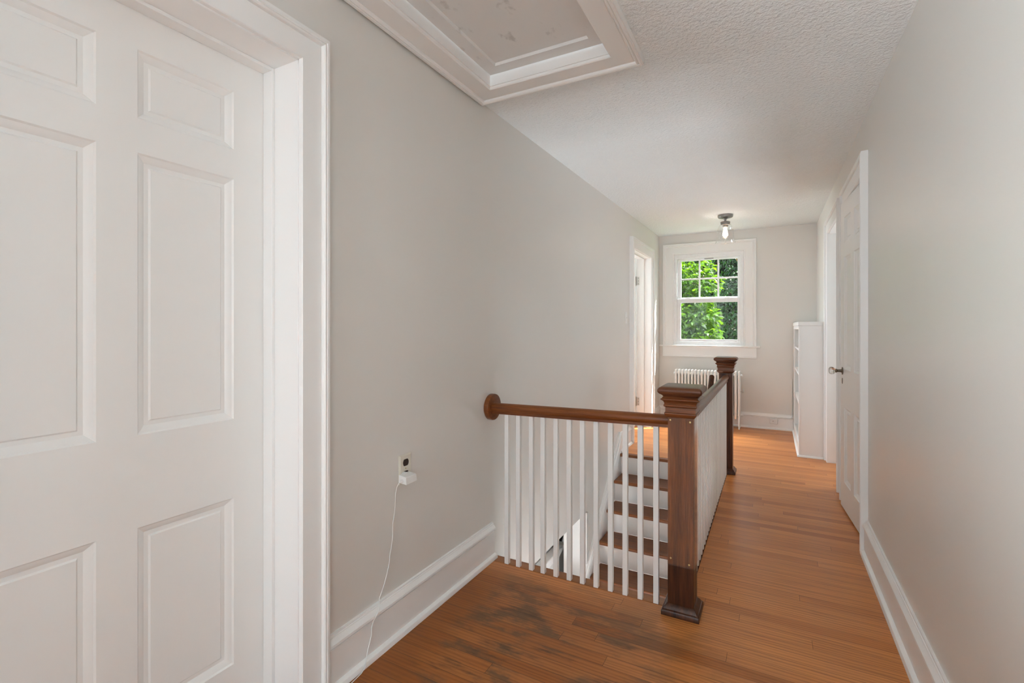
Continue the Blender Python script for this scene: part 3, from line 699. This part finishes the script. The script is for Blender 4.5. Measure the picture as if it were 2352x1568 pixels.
cp = [(XL+.032,1.494,.628),(XL+.030,1.487,.624),(XL+.022,1.485,.610),(XL+.013,1.487,.58),(XL+.008,1.490,.53),(XL+.005,1.487,.49),(XL+.005,1.479,.46),(XL+.005,1.479,.41),(XL+.005,1.470,.365),(XL+.005,1.462,.340),(XL+.005,1.459,.310),(XL+.005,1.444,.270),(XL+.006,1.432,.245),(XL+.006,1.420,.225),(XL+.010,1.398,.200),(XL+.014,1.394,.190),(XL+.028,1.376,.172),(XL+.029,1.365,.160),(XL+.0275,1.350,.146),(XL+.022,1.346,.120),(XL+.021,1.347,.095),(XL+.022,1.336,.072),(XL+.024,1.322,.045),(XL+.034,1.306,.026),(XL+.043,1.292,.012),(XL+.044,1.272,.003),(XL+.048,1.22,.002),(XL+.055,1.05,.002)]
MB().tube(cp, .0017, 8).build('cord', WPLAST, ch, smooth=True)
for k, (ya_, yb_) in enumerate(((1.530,1.553),(1.534,1.552))):
    zt_ = cz1+.0042 - (.018+.006*k)/.041*.004
    m = MB(); m.box(XL+.024+.006*k,XL+.026+.006*k,ya_,yb_,zt_-.0016,zt_-.0010); m.build('print_line', GREYP, cb)

sw = empty('light_switch', (XL,5.015,1.345), 'small ivory-white toggle switch plate beside the far left doorway', 'light switch')
m = MB(); plate_x(m, 4.98, 5.052, 1.285, 1.403); m.build('cover_plate', WPLAST, sw, smooth=True, angle=20)
m = MB(); m.hexa([(XL+.005,5.011,1.336),(XL+.014,5.012,1.346),(XL+.014,5.020,1.346),(XL+.005,5.021,1.336),(XL+.005,5.011,1.352),(XL+.015,5.012,1.352),(XL+.015,5.020,1.352),(XL+.005,5.021,1.352)]); m.build('toggle', WPLAST, sw)

fo = empty('baseboard_box', (.075,YF-.02,.09), 'small white blank box on the baseboard left of the bookcase', 'outlet box')
m = MB(); m.box(-.02,.065,YF-.040,YF-.0185,.072,.132); m.build('box_cover', WPLAST, fo, bevel=.004)
MB().lathe((.015,YF-.040,.104), [(.0045,0),(.004,-.002),(0,-.002)], 'Y', 10).build('screw', BRONZE, fo)
wc = MB(); wc.tube([(.0,YF-.030,.150),(.12,YF-.030,.152),(.195,YF-.030,.152),(.212,YF-.028,.165),(.214,YF-.012,.20),(.214,YF-.006,.40),(.214,YF-.006,.62)], .0045, 8)
tag(wc.build('wall_cable', WPLAST, smooth=True), 'thin white cable running along the baseboard top and up beside the bookcase', 'cable')

# ------------------------------------------------------------------ outdoors
gm = MB(); gm.box(-30,30,YF+.6,60,-3.2,-3.0)
tag(gm.build('ground', GRASS), 'lawn below the window outside', 'ground', kind='structure')
def leaves(m, n, c, rad, size, seed, inner=.35, droop=.5, narrow=.5, zmin=None):
    rg = random.Random(seed)
    for _ in range(n):
        while True:
            p = Vector((rg.uniform(-1,1), rg.uniform(-1,1), rg.uniform(-1,1)))
            l = p.length
            if inner < l < 1: break
        q = Vector((c[0]+p.x*rad[0], c[1]+p.y*rad[1], c[2]+p.z*rad[2]))
        L = size*rg.uniform(.6,1.3); Wd = L*narrow
        d = Vector((p.x+rg.uniform(-.8,.8), p.y+rg.uniform(-.8,.8), p.z*.4+rg.uniform(-.7,.5)-droop*.5)).normalized()
        up = Vector((rg.uniform(-.6,.6), rg.uniform(-.6,.6), 1)).normalized()
        sd = d.cross(up).normalized(); nn = sd.cross(d).normalized()
        b0 = q; mid = q + d*L*.45 ; tip = q + d*L - nn*L*.12
        fold = nn*Wd*.18
        a1 = q + d*L*.22 + sd*Wd*.38 + fold; a2 = q + d*L*.58 + sd*Wd*.45 + fold
        c1 = q + d*L*.22 - sd*Wd*.38 + fold; c2 = q + d*L*.58 - sd*Wd*.45 + fold
        m.add([b0,a1,a2,tip,c2,c1,mid], [(0,1,6),(1,2,6),(2,3,6),(3,4,6),(4,5,6),(5,0,6)])
def tree(name, label, cat, base, trunk, blobs, mat, n, size, seed, narrow=.5, group=None):
    o = empty(name, base, label, cat, group)
    m = MB()
    for t_ in trunk: m.tube([t[:3] for t in t_], [t[3] for t in t_], 8)
    m.build('trunk', BARK, o, smooth=True)
    m = MB()
    for i, (c, r_, fr_) in enumerate(blobs): leaves(m, int(n*fr_), c, r_, size, seed+i, narrow=narrow)
    f = m.build('foliage', mat, o, fix=False)
    return o
tree('broadleaf_tree', 'bright green broad-leaved tree filling the left of the window view', 'tree', (-2.6,9.9,-3.0),
     [[(-2.6,9.9,-3,.14),(-2.5,9.8,0,.11),(-2.2,9.7,1.5,.07),(-1.9,9.6,2.8,.03)],[(-2.45,9.75,.3,.06),(-1.7,9.5,.9,.03),(-1.1,9.3,1.1,.012)],[(-2.3,9.7,1.2,.05),(-1.6,9.5,1.8,.02),(-1.05,9.4,2.2,.01)]],
     [((-1.75,9.5,1.30),(.95,.7,.62),.36),((-1.9,9.6,2.25),(.95,.7,.62),.30),((-1.25,9.25,.95),(.50,.4,.40),.14),((-1.2,9.4,1.95),(.42,.4,.40),.08),((-1.1,9.3,1.42),(.28,.3,.22),.05),((-2.2,9.7,.4),(.9,.7,.6),.07)],
     LEAF, 5600, .11, 11, .6)
for i, (x, y, h, lab) in enumerate(((-.55,13.2,5.2,'dark green conifer seen through the right half of the window'),(-3.0,15.5,6.0,'dark conifer standing behind the broad-leaved tree'),(2.3,15.0,5.6,'dark conifer farthest to the right beyond the window'))):
    tree('conifer_tree', lab, 'tree', (x,y,-3.0), [[(x,y,-3,.16),(x,y,0,.12),(x,y,h,.02)]],
         [((x,y,-.6),(1.6,1.2,.9),.24),((x,y,.6),(1.45,1.1,.9),.28),((x,y,1.8),(1.3,1.0,.9),.26),((x,y,3.0),(1.0,.8,.9),.14),((x,y,4.2),(.6,.5,.9),.08)], CONIF, 9000, .10, 40+i*9, .35, 'conifers beyond the window')
for i, x in enumerate((-6.6,-1.85,2.9)):
    tree('woodland_tree', ('leafy dark tree at the left of the distant woods','leafy dark tree in the middle of the distant woods','leafy dark tree at the right of the distant woods')[i], 'tree', (x,19,-3.0), [[(x,19,-3,.2),(x,19,2,.12)]],
         [((x,19,-.6),(1.75,1.2,1.5),.3),((x,19,1.4),(1.85,1.2,1.6),.35),((x,19,3.6),(1.6,1.2,1.6),.35)], FOREST, 6500, .42, 80+i*5, .6, 'distant woodland trees')

# ------------------------------------------------------------------ light
wd = bpy.data.worlds.new('World'); SC.world = wd; wd.use_nodes = True
nt = wd.node_tree; nt.nodes.clear()
bg = nt.nodes.new('ShaderNodeBackground'); wo = nt.nodes.new('ShaderNodeOutputWorld')
bg.inputs[0].default_value = (.80,.915,1.0,1); bg.inputs[1].default_value = 3.9
nt.links.new(bg.outputs[0], wo.inputs[0])
def light(name, typ, loc, direction, energy, color=(1,1,1), **k):
    l = bpy.data.lights.new(name, typ); l.energy = energy; l.color = color
    for a, b in k.items(): setattr(l, a, b)
    o = bpy.data.objects.new(name, l); COL.objects.link(o); o.location = loc
    if direction is not None: o.rotation_euler = Vector(direction).to_track_quat('-Z','Y').to_euler()
    return o
light('sun', 'SUN', (3,10,8), (-.68,-.55,-1), 24.0, (1.0,.95,.86), angle=R(.6))
light('back_opening_fill', 'AREA', (-.44,YB-.2,1.40), (0,1,-.05), 38, (.84,.935,1.0), shape='RECTANGLE', size=.9, size_y=1.1)  # added lamp outside the unseen back opening, fills the near hall
light('left_opening_fill', 'AREA', (-2.2,-2.0,-.3), (2.4,4.5,2.7), 480, (.88,.95,1.0), shape='RECTANGLE', size=.8, size_y=.8)  # added lamp outside the left opening, lifts right wall and ceiling
light('right_room_fill', 'AREA', (1.58,5.1,1.4), (-1,-.35,0), 30, (.84,.935,1.0), shape='RECTANGLE', size=1.2, size_y=1.6)  # added lamp in the unseen right room, brightens the left wall
light('bedroom_window_daylight', 'AREA', (-3.75,5.65,1.5), (1,0,0), 60, (.84,.935,1.0), shape='RECTANGLE', size=1.2, size_y=1.2)
light('lower_hall_fill', 'AREA', (-.85,2.35,L0+.35), (0,.35,1), 135, (.86,.945,1.0), shape='RECTANGLE', size=.95, size_y=1.3)  # added unseen lamp at the stair foot, lifts risers and ceiling
light('ceiling_bulb', 'POINT', (LX,LY,LZ-.20), None, 8, (1.0,.92,.85), shadow_soft_size=.03)
light('sky_fill_above_window', 'AREA', (-.73,8.0,3.9), (0,-.75,-1), 650, (.93,.97,1.0), shape='RECTANGLE', size=1.6, size_y=1.2)  # added lamp out of view, boosts sky light through the end window
light('ground_fill_below_window', 'AREA', (-.73,7.35,.15), (0,-.7,1), 14, (1.0,.98,.92), shape='RECTANGLE', size=1.4, size_y=.8)  # added lamp out of view, stands in for light off the ground
pt = light('window_portal', 'AREA', (-.73,YF+.09,1.60), (0,-1,0), 1, shape='RECTANGLE', size=.74, size_y=1.10)
pt.data.cycles.is_portal = True

# ------------------------------------------------------------------ camera
cam = bpy.data.cameras.new('camera'); co = bpy.data.objects.new('camera', cam); COL.objects.link(co)
cam.sensor_width = 36; cam.sensor_fit = 'HORIZONTAL'; cam.lens = 1108*36/2352
cam.shift_y = (750.5-784)/2352; cam.clip_start = .02
co.location = (0,0,1.25); co.rotation_euler = (R(90),0,math.atan((1772.5-1176)/1108))
SC.camera = co
vs = SC.view_settings; vs.view_transform = 'Standard'; vs.look = 'None'; vs.gamma = 1.0; vs.exposure = 0.21; vs.use_curve_mapping = False
cy = SC.cycles
cy.max_bounces = 9; cy.diffuse_bounces = 8; cy.glossy_bounces = 3; cy.transmission_bounces = 4; cy.transparent_max_bounces = 8
cy.caustics_reflective = False; cy.caustics_refractive = False
cy.use_light_tree = False
cy.use_adaptive_sampling = True; cy.adaptive_threshold = .03; cy.adaptive_min_samples = 16
